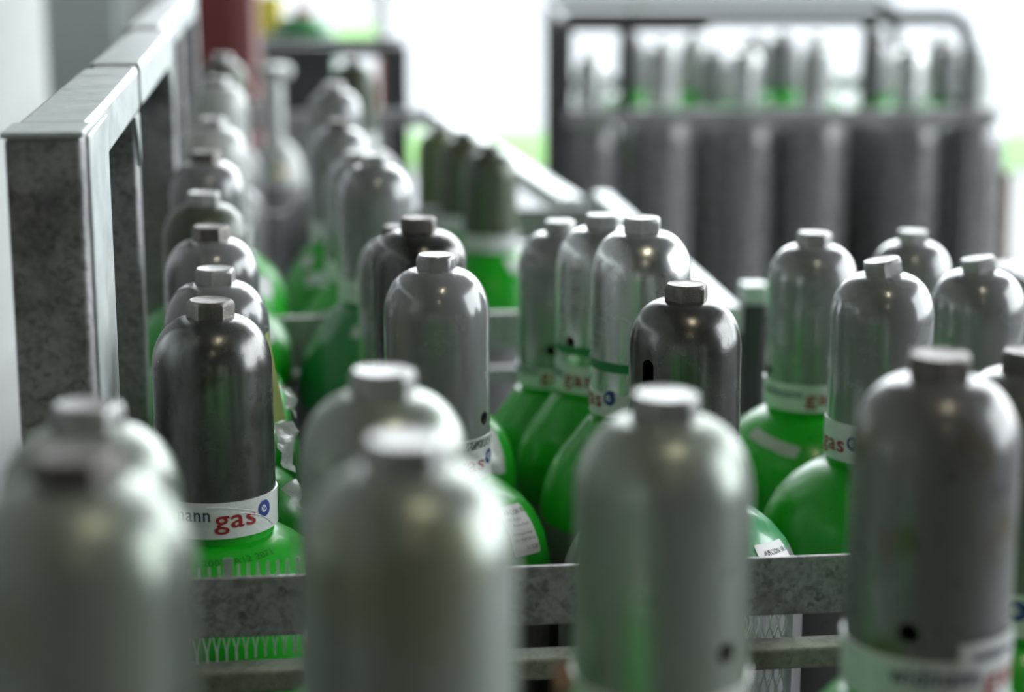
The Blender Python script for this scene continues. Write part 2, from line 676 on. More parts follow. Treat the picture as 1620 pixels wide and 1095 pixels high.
def body_profile(T, R, flat=0, ext=0.0):
    z0 = T - 0.181 - ext
    pts = [(0.0432, z0 + 0.03), (0.0432, z0 + 0.001), (0.0470, z0)]
    k = (R - 0.047) / 0.055
    table = {0: ((0.0055, 0.0565), (0.0105, 0.0645), (0.0205, 0.0770), (0.034, 0.0880), (0.051, 0.0965), (0.072, 0.1010), (0.10, 0.1020)),
             1: ((0.012, 0.0565), (0.024, 0.0655), (0.036, 0.0760), (0.048, 0.0845), (0.060, 0.0910), (0.074, 0.0965),
                 (0.088, 0.1000), (0.104, 0.1015), (0.125, 0.1020))}[flat]
    for t, rr in table:
        pts.append((0.047 + (rr - 0.047) * k, z0 - t * (0.35 + 0.65 * k)))
    return pts


DECK = 0.14
CYL = {}


def gas_cylinder(key, px, py, zc, label, cap='grey', nut='nut_steel', R=0.102, nrot=0.0, ga=None, hole=None, slot=0.0,
                 green='green', group=None, deck=DECK, bandm='band', ring=False, soft=0.0, rnd=0.0, stripe=None,
                 tilt=(0, 0), detail=True, band=True, w=None, spin=0.0, kind='gas_cylinder', ztop=None, xy=None, rt=1.0, ext=0.0, bz=0.146, glen=0.2, steep=0,
                 bodym='body'):
    if xy is None:
        w = FPX * 0.09 / zc
        p = P(px, py + 0.035 * w, zc)
    else:
        p = Vector((xy[0], xy[1], ztop))
    T = p.z - deck
    root = thing(kind, label, 'gas cylinder', (p.x, p.y, deck), 0, group)
    if tilt != (0, 0):
        root.rotation_euler = (R_(tilt[0]), R_(tilt[1]), 0)
    # facing: angle 0 of the maps points from the cylinder to the camera
    face = math.atan2(-p.x, p.y)   # wrap convention, + towards +X
    seg = 56 if detail else 32
    prof = body_profile(T, R, steep, ext)
    cut = [q for q in prof if q[1] >= prof[2][1] - glen]
    rest = prof[len(cut) - 1:]
    b = [(0.0, 0.004), (R * 0.72, 0.0), (R * 0.93, 0.006), (R, 0.03)] + rest[::-1]
    if len(rest) == 1:
        b[-1] = (R, prof[-1][1])
    obj('body', lathe_bm([(r, z) for r, z in b], seg), M[bodym], root, smooth=True)
    sh = obj('shoulder', lathe_bm(cut[::-1], seg), M[green], root, smooth=True)
    # cap, a hollow shell
    bot = T - 0.162 - ext
    cp = cap_profile(T, bot, rt)
    inner = [(max(r - 0.0035, 0.0), z - (0.0035 if k < 12 else 0.0)) for k, (r, z) in enumerate(cp)]
    inner = [(r, z) for r, z in inner]
    full = cp + [(cp[-1][0] - 0.0035, bot)] + inner[::-1][1:]
    capo = obj('cap', lathe_bm(full, seg), M[cap], root, smooth=True)
    if hole:
        drill(capo, face + R_(hole[0]), T - hole[1] * 0.955, 0.0058, slot)
        if not capo.data.materials:
            capo.data.materials.append(M[cap])
    no = obj('nut', nut_bm(0.0135, rnd, 0.0182, soft), M[nut], capo, (0, 0, T - 0.0135), (R_(tilt[0]) * 0, 0, R_(nrot)),
             smooth=True)
    if ring:
        obj('torn_ring', lathe_bm([(RC + 0.0005, T - 0.126), (RC + 0.0012, T - 0.1268), (RC + 0.0012, T - 0.1342),
                                   (RC + 0.0004, T - 0.135)], 40, closed=False, wob=0.0006), M['stripe'], capo, smooth=True)
    bo = None
    if band:
        rb = RC + 0.0014
        z1, z0 = T - bz - ext, T - 0.1735 - ext
        bp = [(rb - 0.0012, z1 + 0.0002), (rb, z1), (rb, z1 - 0.009), (rb, z0 + 0.009), (rb, z0), (rb - 0.002, z0 - 0.0003)]
        bo = obj('band', lathe_bm(bp, 64 if detail else 32, wob=0.0), M[bandm], root, smooth=True)
        if ga is not None:
            fp = [(rb, z1), (rb, z0)]
            H = z1 - z0

            def txt(s, u0, base, size, sx, mat, nm, bold=0.018):
                vs, fs, wd = text_geo(s, bold)
                v2 = [(u0 + x * size * sx, base + y * size) for x, y in vs]
                # s measured downward from z1 : v = up from z0
                wrapped(nm, fp, H, face + R_(ga), v2, fs, 0.0004, M[mat], bo)
                return wd * size * sx
            wg = text_geo('gas', 0.012)[2]
            sx = 0.033 / (wg * 0.0205)
            txt('gas', 0.0, 0.0085, 0.0205, sx, 'red', 'lettering', 0.012)
            ww = text_geo('widmann', 0.012)[2]
            sw = 0.050 / (ww * 0.0148)
            txt('widmann', -0.053, 0.0140, 0.0148, sw, 'navy', 'lettering', 0.012)
            vs, fs = disc_geo(0.0066)
            vs = [(0.0425 + u, 0.0178 + v) for u, v in vs]
            wrapped('emblem', fp, H, face + R_(ga), vs, fs, 0.0004, M['blue'], bo)
            vs, fs, wd = text_geo('e', 0.0)
            c30, s30 = math.cos(R_(28)), math.sin(R_(28))
            v2 = []
            for x, y in vs:
                x, y = (x - wd / 2) * 0.0125, (y - 0.27) * 0.0125
                v2.append((0.0412 + x * c30 - y * s30, 0.0186 + x * s30 + y * c30))
            wrapped('emblem_letter', fp, H, face + R_(ga), v2, fs, 0.0007, M['whiteprint'], bo)
    CYL[key] = dict(root=root, T=T, prof=prof, p=p, face=face, shoulder=sh, cap=capo, band=bo, R=R)
    return root


def shoulder_label(key, s0, ang, w, h, rot=0.0, mat='paper', jag=0.0, name='sticker_or_glare', corner=0.002, lines=None, off=0.0008):
    c = CYL[key]
    vs, fs = grid_geo(w, h, 14, 10, jag, corner)
    lo = wrapped(name, c['prof'], s0, c['face'] + R_(ang), vs, fs, off, M[mat], c['root'], R_(rot))
    if lines:
        for (s, u, v, size, bold) in lines:
            tv, tf, wd = text_geo(s, bold)
            v2 = [(u + x * size, v + y * size) for x, y in tv]
            wrapped('lettering', c['prof'], s0, c['face'] + R_(ang), v2, tf, off + 0.0004, M['black'], lo, R_(rot))
    return lo


G1 = 'capped cylinders in the middle pallet'
G0 = 'capped cylinders in the blurred foreground'
G2 = 'capped cylinders in the pallets behind'
# ---- foreground pallet (out of focus)
gas_cylinder('A', 137, 628, 0.975, 'blurred pale cap at far left, upper of the two overlapping ones', 'pale', 'nut_steel', 0.07, 12, 150, None, group=G0)
gas_cylinder('A2', 118, 700, 0.760, 'very blurred pale cap at bottom left corner, nearest the camera', 'pale', 'nut_dark', 0.065, 5, 150, group=G0)
gas_cylinder('B', 605, 575, 1.033, 'blurred pale cap left of centre, just behind the nearest one', 'pale', 'nut_steel', 0.07, 15, 140, group=G0)
gas_cylinder('C', 643, 680, 0.797, 'large blurred pale cap, bottom centre-left, nearest the camera', 'pale', 'nut_steel', 0.065, 8, 140, group=G0)
gas_cylinder('D', 1052, 612, 0.98, 'blurred pale smooth cap with a small hole, bottom centre-right', 'pale', 'nut_steel', 0.07, 14, 62, (47, 0.131), group=G0)
gas_cylinder('E', 1487, 550, 1.050, 'blurred grey cap with yellow rust stains, bottom right', 'rusty', 'nut_dark', 0.07, 20, 42, (-12, 0.150), group=G0, green='green', ext=0.012)
gas_cylinder('F', 1629, 546, 1.225, 'rust-stained grey cap cut off by the right frame edge', 'rusty', 'nut_dark', 0.07, 10, -50, group=G0)
# ---- middle pallet (in focus)
gas_cylinder('G', 332, 467, 1.468, 'sharp dark worn steel cap with widmann gas band at front left'.replace('widmann gas', 'white lettered'), 'dark', 'nut_dark', 0.098, 9, -3, (-40, 0.134), group=G1, bodym='green')
gas_cylinder('R', 340, 418, 1.675, 'glossy grey cap with a yellow paper tag behind the dark worn cap', 'grey', 'nut_steel', 0.085, 27, 100, group=G1)
gas_cylinder('S', 333, 352, 1.868, 'matt grey cap, third in the row running back from the dark worn cap', 'grey', 'nut_dark', 0.085, 5, 150, group=G1)
gas_cylinder('T', 322, 299, 2.075, 'greenish grey cap with pale nut, fourth in the left row', 'olive', 'nut_steel', 0.085, 25, 150, group=G1)
gas_cylinder('H', 690, 396, 1.658, 'sharp smooth grey cap with rounded nut and side hole, centre of the picture', 'grey', 'grey', 0.098, 12, 16, (62, 0.145), group=G1, soft=0.05, rnd=0.5, ext=0.017, glen=0.1)
gas_cylinder('M', 662, 338, 1.855, 'dark steel cap with flat nut directly behind the centre smooth grey cap', 'dark', 'nut_dark', 0.092, 20, 150, group=G1, rt=0.75)
gas_cylinder('M2', 632, 352, 2.05, 'dark cap mostly hidden behind the flat-nut dark cap', 'grey', 'nut_dark', 0.088, 20, 150, group=G1)
gas_cylinder('I', 1086, 442, 1.555, 'sharp dark polished cap with a slot hole, right of centre', 'dark', 'nut_dark', 0.100, 15, 120, (-40, 0.070), 0.006, group=G1, green='greenglare', glen=0.045)
gas_cylinder('J', 1016, 338, 1.755, 'bright silver cap with torn green ring, front of the row of three', 'silver', 'nut_steel', 0.092, 22, -88, group=G1, steep=1, ring=True, ext=0.003, bz=0.152, glen=0.11)
gas_cylinder('K', 953, 334, 1.935, 'middle cap of the row of three, silvery with a side hole', 'silver', 'nut_steel', 0.086, 20, -51, (-42, 0.128), group=G1, ring=True, steep=1)
gas_cylinder('L', 886, 344, 2.105, 'plain grey cap with pale round nut, rear of the row of three', 'grey', 'nut_steel', 0.084, 30, -26, (-12, 0.14), group=G1, rnd=0.7, ext=0.003, bz=0.152, steep=1)
gas_cylinder('N', 1288, 362, 1.985, 'grey cap with wide white band and grey tape on its green shoulder', 'grey', 'nut_steel', 0.096, 0, -4, (-66, 0.147), group=G1, ext=0.004, glen=0.1)
gas_cylinder('O', 1399, 404, 1.695, 'grey cap with crooked nut whose band reads gas, right of centre', 'grey', 'nut_steel', 0.102, 25, -77, group=G1, bz=0.140, glen=0.1)
gas_cylinder('P', 1444, 360, 2.20, 'grey cap with pale nut peeking between two crooked-nut caps', 'grey', 'nut_steel', 0.102, 20, 150, group=G1)
gas_cylinder('Q', 1550, 402, 1.87, 'grey cap with crooked pale nut, rightmost of the sharp ones', 'grey', 'nut_steel', 0.086, 20, 150, group=G1)
# crooked nuts
for k, a in (('O', -9), ('Q', -8), ('G', 1)):
    for ch in CYL[k]['cap'].children:
        if ch.name.startswith('nut'):
            ch.rotation_euler = (R_(-5 if a < 0 else 0), R_(a), ch.rotation_euler[2])
# ---- pallet behind
gas_cylinder('U', 325, 235, 2.33, 'blurred grey cap in the second left pallet, nearest in its row', 'grey', 'nut_dark', 0.098, 10, group=G2, detail=False)
gas_cylinder('V', 337, 183, 2.60, 'blurred white-lit cap behind the nearest one of the second left pallet', 'palewhite', 'nut_steel', 0.092, 10, group=G2, detail=False)  # white cap colour carries the light falling on this dome
gas_cylinder('W', 592, 240, 2.34, 'grey cap above a leaning-looking green shoulder, left of centre', 'grey', 'nut_steel', 0.098, 10, group=G2, steep=1, green='greendark')
gas_cylinder('X', 564, 236, 2.66, 'grey cap just behind and left of the one above the green shoulder', 'grey', 'nut_steel', 0.089, 10, group=G2, detail=False, steep=1)
gas_cylinder('Y', 536, 186, 2.86, 'tall blurred grey cap, third back above the green shoulders', 'grey', 'nut_dark', 0.089, 10, group=G2, detail=False, steep=1)
gas_cylinder('Z1', 775, 224, 3.20, 'dark olive cap with broad white band and green neck', 'olive', 'olive', 0.095, 10, group=G2, rnd=0.5)
gas_cylinder('Z2', 734, 204, 3.43, 'olive cap, middle of the three olive ones', 'olive', 'olive', 0.095, 10, group=G2, detail=False)
gas_cylinder('Z3', 697, 196, 3.66, 'yellowish green cap, rearmost of the three olive ones', 'lime', 'nut_dark', 0.095, 10, group=G2, detail=False)
gas_cylinder('V2', 345, 118, 3.10, 'blurred pale cap in the third left pallet, nearer one', 'palewhite', 'nut_steel', 0.070, 10, group=G2, detail=False, green='body')
gas_cylinder('V3', 352, 84, 3.70, 'blurred olive cap in the third left pallet, farther one', 'olive', 'nut_steel', 0.070, 10, group=G2, detail=False, green='body')
gas_cylinder('Y2', 528, 128, 3.20, 'blurred grey-green cap behind the tall blurred grey one', 'grey', 'nut_steel', 0.098, 10, group=G2, detail=False, green='body')
gas_cylinder('Y4', 560, 90, 3.9, 'blurred olive cap in front of the dark rear cage', 'olive', 'nut_steel', 0.098, 10, group=G2, detail=False, green='body')

# ---- stickers, and one white patch that paints glare
shoulder_label('H', 0.082, 57, 0.038, 0.046, -8, 'paper', lines=[
    ('ARCON 18 s', -0.015, 0.0135, 0.0062, 0.012), ('18% Argon', -0.015, 0.0075, 0.0042, 0.0),
    ('Kohlendioxid', -0.010, 0.0020, 0.0040, 0.0), ('Achtung Druckgas', -0.015, -0.0055, 0.0036, 0.0),
    ('UN 1956', -0.015, -0.011, 0.0038, 0.0), ('P 200 bar', 0.0, -0.011, 0.0038, 0.0),
    ('11.12.2017', -0.002, -0.0185, 0.0044, 0.01)])
shoulder_label('I', 0.092, 62, 0.046, 0.044, -8, 'paper', lines=[
    ('ARCON 18 s', -0.015, 0.0115, 0.0062, 0.012), ('18% Argon', -0.015, 0.0055, 0.0045, 0.0)])
shoulder_label('N', 0.068, -28, 0.062, 0.013, -14, 'oldpaper', jag=0.0006, name='tape_strip')
shoulder_label('M', 0.085, 55, 0.03, 0.045, -12, 'film', jag=0.001)  # no real label: white patch painting the glare on this shoulder
shoulder_label('W', 0.062, -18, 0.020, 0.016, 0, 'oldpaper')
shoulder_label('Y', 0.085, -30, 0.03, 0.02, 10, 'paper')
shoulder_label('Y', 0.06, -52, 0.02, 0.02, 10, 'paper')
shoulder_label('X', 0.075, -42, 0.025, 0.014, 20, 'oldpaper')
shoulder_label('V', 0.085, 45, 0.03, 0.03, -20, 'paper')
shoulder_label('U', 0.085, 48, 0.03, 0.02, 15, 'paper')
shoulder_label('Z1', 0.055, 35, 0.02, 0.03, 0, 'paper')


def stamp(key, s, s0, ang, size, rot=0.0, bold=0.01):
    c = CYL[key]
    vs, fs, wd = text_geo(s, bold)
    v2 = [((x - wd / 2) * size, y * size) for x, y in vs]
    wrapped('stamped_marks', c['prof'], s0, c['face'] + R_(ang), v2, fs, 0.0004, M['stampgreen'], c['root'], R_(rot))


stamp('G', '2007 /A12 2071', 0.0485, 16, 0.0085, 3, 0.0)
stamp('J', '240', 0.085, -42, 0.013, -12)
stamp('J', '1306', 0.062, -50, 0.012, -12)
# grey speckled tape above the band of the centre cylinder
c = CYL['H']
T = c['T']
gl = NT('glittering_tape')
gl.set('Base Color', gl.ramp(gl.noise(420, 2), [(0.45, (0.10, 0.11, 0.10)), (0.56, (0.6, 0.62, 0.6))]))
gl.set('Roughness', 0.3)
gl.set('Metallic', 0.4)
obj('speckled_tape', lathe_bm([(RC + 0.0006, T - 0.1555), (RC + 0.0012, T - 0.156), (RC + 0.0012, T - 0.163)], 56), gl.m, c['root'], smooth=True)
obj('tape_edge', lathe_bm([(RC + 0.0008, T - 0.1535), (RC + 0.0014, T - 0.1538), (RC + 0.0014, T - 0.1555)], 56), M['band'], c['root'], smooth=True)
# crease folds standing off the bands
for key, folds in (('G', [(20, 62, 0.010, -0.010), (-10, 30, 0.018, 0.012)]), ('H', [(20, 88, -0.004, 0.008), (30, 90, 0.006, 0.014)])):
    c = CYL[key]
    T = c['T']
    for (a0, a1, v0, v1) in folds:
        pts = []
        for i in range(13):
            t = i / 12
            a = c['face'] + R_(a0 + (a1 - a0) * t)
            z = T - 0.163 - (0.017 if key == 'H' else 0) + (v0 + (v1 - v0) * t * t) * (1 if key == 'H' else 0.8)
            rr = RC + 0.0016
            pts.append((rr * math.sin(a), -rr * math.cos(a), z))
        obj('film_crease', tube_bm(pts, 0.00035, 6), M['film'], c['band'], smooth=True)
# second white label strip on the rusty foreground cap
c = CYL['E']
T = c['T']
fp = [(RC + 0.0019, T - 0.137), (RC + 0.0019, T - 0.20)]
vs, fs = grid_geo(0.046, 0.016, 12, 4)
lo = wrapped('label_strip', fp, 0.018, c['face'] + R_(50), vs, fs, 0.0004, M['band'], c['root'], R_(2))
tv, tf, wd = text_geo('widmann', 0.022)
wrapped('lettering', fp, 0.018, c['face'] + R_(50), [(-0.015 + x * 0.0085, -0.003 + y * 0.0085) for x, y in tv], tf, 0.0008, M['navy'], lo, R_(2))

# yellow paper tag hanging from the glossy grey cap
c = CYL['R']


def sheet(name, label, cat, corners, mat, parent_key=None, nx=6, ny=8, amp=0.0, thick=0.0006):
    a, b, cc, d = [Vector(v) for v in corners]      # tl, tr, br, bl
    bm = bmesh.new()
    base = c['root'].location
    g = []
    for j in range(ny + 1):
        for i in range(nx + 1):
            s, t = i / nx, j / ny
            p = a.lerp(b, s).lerp(d.lerp(cc, s), t)
            if amp:
                p = p + Vector((noise.noise(p * 60), noise.noise(p * 60 + Vector((9, 3, 1))), noise.noise(p * 50 + Vector((1, 7, 5))))) * amp
            g.append(bm.verts.new(p))
    for j in range(ny):
        for i in range(nx):
            k = j * (nx + 1) + i
            bm.faces.new((g[k], g[k + 1], g[k + nx + 2], g[k + nx + 1]))
    bmesh.ops.solidify(bm, geom=list(bm.faces), thickness=thick)
    o = obj(name, bm, M[mat], smooth=False)
    if label:
        tag(o, label, cat)
    return o


d0 = 1.655
sheet('paper_tag', 'pale yellow paper tag hanging beside the glossy grey cap', 'tag',
      [P(417, 533, d0 - 0.02), P(424, 524, d0 + 0.0), P(452, 664, d0 + 0.01), P(415, 672, d0 - 0.03)], 'yellowpaper')
sheet('film_scrap', 'crumpled white film scrap with red print beside the dark worn cap', 'scrap',
      [P(432, 672, d0 - 0.03), P(462, 668, d0 - 0.0), P(470, 748, d0 - 0.03), P(440, 716, d0 - 0.05)], 'film', amp=0.008)
sheet('film_scrap', 'lower torn white film scrap above the left mesh edge', 'scrap',
      [P(445, 770, d0 - 0.07), P(468, 752, d0 - 0.06), P(480, 815, d0 - 0.09), P(462, 806, d0 - 0.1)], 'film', amp=0.006)
sheet('film_scrap', 'white film scrap right of the yellow paper tag', 'scrap',
      [P(446, 600, 1.78), P(462, 606, 1.78), P(476, 668, 1.75), P(452, 650, 1.75)], 'film', amp=0.008)


M['tanpaper'] = plain('tan_paper', (0.50, 0.33, 0.22), 0.8)
sheet('paper_scrap', 'small tan paper scrap stuck to the left of the pale smooth cap', 'scrap',
      [P(872, 1046, 0.985), P(898, 1040, 0.985), P(915, 1085, 0.975), P(884, 1092, 0.965)], 'tanpaper', amp=0.004)

# ------------------------------------------------------------------ pallets
def rail(parent, name, x0, x1, y0, y1, z0, z1, mat='galv', bev=0.003):
    return obj(name, box_bm(x0, x1, y0, y1, z0, z1, bev), M[mat], parent)


def expanded_mesh(parent, x0, x1, y, z0, z1, pitch=0.0034, hh=0.042, name='mesh_panel', mat='mesh', th=0.0010, slope=0.0):
    bm = bmesh.new()
    n = int((x1 - x0) / pitch)
    dx = pitch * 0.5 - th * 0.3
    half = hh / 2
    for i in range(n + 1):
        xc = x0 + i * pitch
        zt_ = z1 + slope * (xc - x1)
        sgn = 1 if i % 2 == 0 else -1
        z = zt_
        pts = []
        while z > z0:
            pts.append((xc + sgn * dx, z))
            pts.append((xc + sgn * dx, z - half * 0.36))
            z -= half
            sgn = -sgn
        prev = None
        for (x, zz_) in pts:
            ring = [bm.verts.new((x - th / 2, y, zz_)), bm.verts.new((x + th / 2, y - 0.0006, zz_)), bm.verts.new((x + th / 2, y + 0.0006, zz_))]
            if prev:
                for q in range(3):
                    bm.faces.new((prev[q], prev[(q + 1) % 3], ring[(q + 1) % 3], ring[q]))
            prev = ring
    o = obj(name, bm, M[mat], parent)
    o['kind'] = 'stuff'
    return o


def pallet_base(root, x0, x1, y0, y1):
    rail(root, 'base_frame', x0, x1, y0, y1, 0.09, DECK, 'galvdark')
    for x in (x0 + 0.03, x1 - 0.11):
        for y in (y0 + 0.03, y1 - 0.11):
            rail(root, 'foot', x, x + 0.08, y, y + 0.08, 0.0, 0.09, 'galvdark')


def rel(root, wp):
    d = Vector(wp) - root.location
    c_, s_ = math.cos(-root.rotation_euler[2]), math.sin(-root.rotation_euler[2])
    return Vector((d.x * c_ - d.y * s_, d.x * s_ + d.y * c_, d.z))


# foreground pallet: low cage below the picture
p0 = thing('cylinder_pallet', 'galvanised pallet under the blurred foreground cylinders', 'pallet', (-0.42, 0.50, 0), 0)
pallet_base(p0, 0, 1.02, 0, 0.70)
for x in (0.0, 0.97):
    for y in (0.0, 0.66):
        rail(p0, 'post', x, x + 0.04, y, y + 0.04, DECK, 0.95, 'galv')
rail(p0, 'front_rail', 0, 1.01, -0.03, 0.0, 0.85, 0.90)
rail(p0, 'rear_rail', 0, 1.01, 0.70, 0.73, 0.85, 0.90)

# middle pallet
F0 = P(5, 210, 1.283)            # top outer corner of the tall post
bar_top = P(300, 918, 1.363).z
p1 = thing('cylinder_pallet', 'galvanised cage pallet with tall left posts around the sharp caps', 'pallet', (F0.x, F0.y, 0), YAW)
L1 = 1.15
W1 = 1.15
topz = F0.z
pallet_base(p1, 0, W1, 0.0, L1)
# front rails: upper tube and lower angle
rail(p1, 'front_rail', 0.052, W1 - 0.05, 0.0, 0.004, bar_top - 0.044, bar_top, 'galvdark', 0.0008)
lowz = bar_top - 0.044 - 0.0265
rail(p1, 'lower_front_rail', 0.052, W1 - 0.05, 0.0, 0.026, lowz - 0.016, lowz, 'mossy', 0.002)
rail(p1, 'lower_front_rail', 0.052, W1 - 0.05, 0.0, 0.030, lowz - 0.30, lowz - 0.27, 'galvdark', 0.002)
# mesh panels standing behind the rails
expanded_mesh(p1, 0.06, 0.225, 0.0075, bar_top - 0.069, bar_top + 0.014, slope=0.08)
expanded_mesh(p1, 0.45, 0.515, 0.029, bar_top - 0.30, bar_top - 0.02, 0.0033, 0.026)
a_ = rel(p1, P(1180, 1000, 1.38)).x
b_ = rel(p1, P(1285, 1000, 1.38)).x
expanded_mesh(p1, a_ - 0.05, b_, 0.029, bar_top - 0.30, bar_top - 0.02, 0.0033, 0.026)
expanded_mesh(p1, a_ - 0.05, b_, 0.034, bar_top - 0.30, bar_top - 0.02, 0.0033, 0.026, 'mesh_panel')
rail(p1, 'mesh_tab', rel(p1, P(354, 900, 1.38)).x, rel(p1, P(369, 900, 1.38)).x, 0.0048, 0.0056, bar_top - 0.04, bar_top + 0.013, 'galvlight', 0.0)
rail(p1, 'mesh_edge', b_ + 0.001, b_ + 0.005, 0.028, 0.036, bar_top - 0.30, bar_top - 0.02, 'galvlight', 0.0)
# tall posts on the left, each with its gusset
rail(p1, 'post', 0.0, 0.05, 0.0, 0.06, DECK, topz - 0.004, 'galvdark', 0.003)
rail(p1, 'post_cap', -0.002, 0.052, -0.003, 0.063, topz - 0.004, topz, 'galvlight', 0.001)
py2 = rel(p1, P(185, 108, 1.80)).y
rail(p1, 'post', 0.005, 0.045, py2, py2 + 0.05, DECK, topz - 0.002, 'galv', 0.003)
rail(p1, 'post', 0.0, 0.05, L1 - 0.06, L1, DECK, topz - 0.002, 'galv', 0.003)
for y0, y1 in ((0.061, py2 - 0.001), (py2 + 0.051, L1 - 0.061)):
    rail(p1, 'side_rail', 0.0, 0.05, y0, y1, topz - 0.040, topz, 'galvlight', 0.004)


def gusset(parent, x0, x1, y, ys, z, s, mat='galvlight'):
    bm = bmesh.new()
    pr = [(y, z), (y + ys * s, z), (y + ys * s * 0.35, z - s * 0.45), (y, z - s)]
    A = [bm.verts.new((x0, a, b)) for a, b in pr]
    B = [bm.verts.new((x1, a, b)) for a, b in pr]
    bm.faces.new(A)
    bm.faces.new(B)
    for i in range(4):
        j = (i + 1) % 4
        bm.faces.new((A[i], A[j], B[j], B[i]))
    return obj('gusset', bm, M[mat], parent)


gusset(p1, 0.0455, 0.0498, 0.0605, 1, topz - 0.041, 0.05)
gusset(p1, 0.0455, 0.0498, py2 - 0.0005, -1, topz - 0.041, 0.05)
gusset(p1, 0.0455, 0.0498, L1 - 0.0605, -1, topz - 0.041, 0.05)
rail(p1, 'side_plate', 0.0503, 0.0525, 0.030, 0.170, bar_top - 0.01, topz - 0.006, 'galvlight', 0.001)
rail(p1, 'side_rail', 0.012, 0.020, 0.061, py2 - 0.001, bar_top - 0.05, bar_top, 'galv', 0.002)
# rear rail, low
rail(p1, 'rear_rail', 0.052, W1 - 0.05, L1 - 0.015, L1 - 0.004, bar_top - 0.246, bar_top - 0.2, 'galv', 0.003)
rail(p1, 'post', W1 - 0.05, W1, 0.0, 0.05, DECK, bar_top, 'galv', 0.003)
rail(p1, 'post', W1 - 0.05, W1, L1 - 0.05, L1, DECK, bar_top, 'galv', 0.003)
rail(p1, 'side_rail', W1 - 0.045, W1 - 0.005, 0.051, L1 - 0.051, bar_top - 0.045, bar_top, 'galv', 0.003)

# second pallet
Z2 = P(600, 500, 2.50)
y2 = Z2.y + 0.115 * (-0.445 - Z2.x)
p2 = thing('cylinder_pallet', 'second galvanised cage pallet, directly behind the sharp caps', 'pallet', (-0.475, y2, 0), YAW)
rt2 = Z2.z
rr = rel(p2, P(1163, 477, 2.60))
re = rel(p2, P(985, 302, 3.60))
W2, L2 = rr.x, re.y
pallet_base(p2, 0, W2, 0, L2)
for y in (0.012, 0.5, L2 - 0.06):
    rail(p2, 'tall_post', 0.0, 0.045, y, y + 0.05, DECK, topz, 'galv', 0.003)
for y0, y1 in ((0.063, 0.499), (0.551, L2 - 0.061)):
    rail(p2, 'side_rail', 0.0, 0.045, y0, y1, topz - 0.04, topz, 'galvlight', 0.004)
rail(p2, 'front_rail', 0.046, W2 - 0.032, 0.0, 0.012, rt2 - 0.050, rt2, 'galv', 0.002)
rail(p2, 'lower_front_rail', 0.046, W2 - 0.032, 0.0, 0.012, rt2 - 0.095, rt2 - 0.073, 'galv', 0.002)
rail(p2, 'side_rail', W2 - 0.030, W2, 0.0, L2, rt2 - 0.035, rt2, 'galvlight', 0.003)
pt = P(1197, 440, 2.60)
pp = rel(p2, pt)
rail(p2, 'short_post', W2 + 0.002, W2 + 0.030, 0.0, 0.03, DECK, pt.z - 0.027, 'rackdark', 0.003)
rail(p2, 'post_cap', W2 + 0.001, W2 + 0.034, -0.003, 0.033, pt.z - 0.026, pt.z, 'galvlight', 0.003)
rail(p2, 'short_post', W2 - 0.03, W2, L2 - 0.04, L2, DECK, rt2 - 0.036, 'galv', 0.003)
zz = P(440, 345, 3.45).z
rail(p2, 'rear_rail', 0.046, W2 - 0.031, L2 - 0.03, L2 - 0.016, zz - 0.060, zz, 'galv', 0.003)
rail(p2, 'lower_rear_rail', 0.046, W2 - 0.031, L2 - 0.03, L2 - 0.016, zz - 0.15, zz - 0.12, 'galvdark', 0.002)

# third pallet
qa = P(925, 312, 3.62)
qb = P(702, 170, 5.20)
yw3 = math.atan2(-(qb.x - qa.x), qb.y - qa.y)
p3 = thing('cylinder_pallet', 'third cage pallet with a bright sloping top rail behind the olive caps', 'pallet', (qa.x - 0.85, qa.y - 0.05, 0), yw3)
W3 = rel(p3, qa).x
L3 = rel(p3, qb).y
y03 = rel(p3, qa).y
pallet_base(p3, 0, W3, y03, L3)
rail(p3, 'side_rail', W3 - 0.045, W3, y03, L3, qa.z - 0.035, qa.z, 'galvlight', 0.003)
for y in (y03, (y03 + L3) / 2, L3 - 0.04):
    rail(p3, 'post', W3 - 0.04, W3 - 0.005, y, y + 0.04, DECK, qa.z - 0.036, 'galv', 0.003)
    rail(p3, 'post', 0.0, 0.035, y, y + 0.04, DECK, qa.z - 0.036, 'galv', 0.003)
rail(p3, 'side_rail', 0.0, 0.045, y03, L3, qa.z - 0.035, qa.z, 'galvlight', 0.003)
rail(p3, 'rear_rail', 0.046, W3 - 0.046, L3 - 0.03, L3, qa.z - 0.04, qa.z, 'galv', 0.003)

# white shouldered cylinder with valve, between the rows
q = P(437, 225, 4.5)
wc = thing('gas_cylinder', 'white shouldered cylinder with handwheel valve and coloured dots', 'gas cylinder', (q.x, q.y, DECK))
T = q.z - DECK
R4 = 0.066
pr = [(0.018, T + 0.03), (0.021, T + 0.005), (0.030, T - 0.004), (0.045, T - 0.02), (0.058, T - 0.045), (R4, T - 0.085), (R4, T - 0.095)]
obj('body', lathe_bm([(0, 0), (R4 * 0.9, 0), (R4, 0.02), (R4, T - 0.095)], 32), M['body'], wc, smooth=True)
sh = obj('shoulder', lathe_bm(pr[::-1], 32), M['palewhite'], wc, smooth=True)
CYL['WC'] = dict(root=wc, T=T, prof=pr, p=q, face=math.atan2(-q.x, q.y), shoulder=sh, R=R4)
obj('valve_stem', lathe_bm([(0.0, T + 0.02), (0.019, T + 0.02), (0.019, T + 0.13), (0.014, T + 0.14), (0.0, T + 0.14)], 24), M['palewhite'], wc, smooth=True)
hw = obj('handwheel', lathe_bm([(0.0, T + 0.148), (0.030, T + 0.145), (0.040, T + 0.152), (0.042, T + 0.165), (0.036, T + 0.175), (0.02, T + 0.178), (0, T + 0.178)], 28), M['palewhite'], wc, smooth=True)
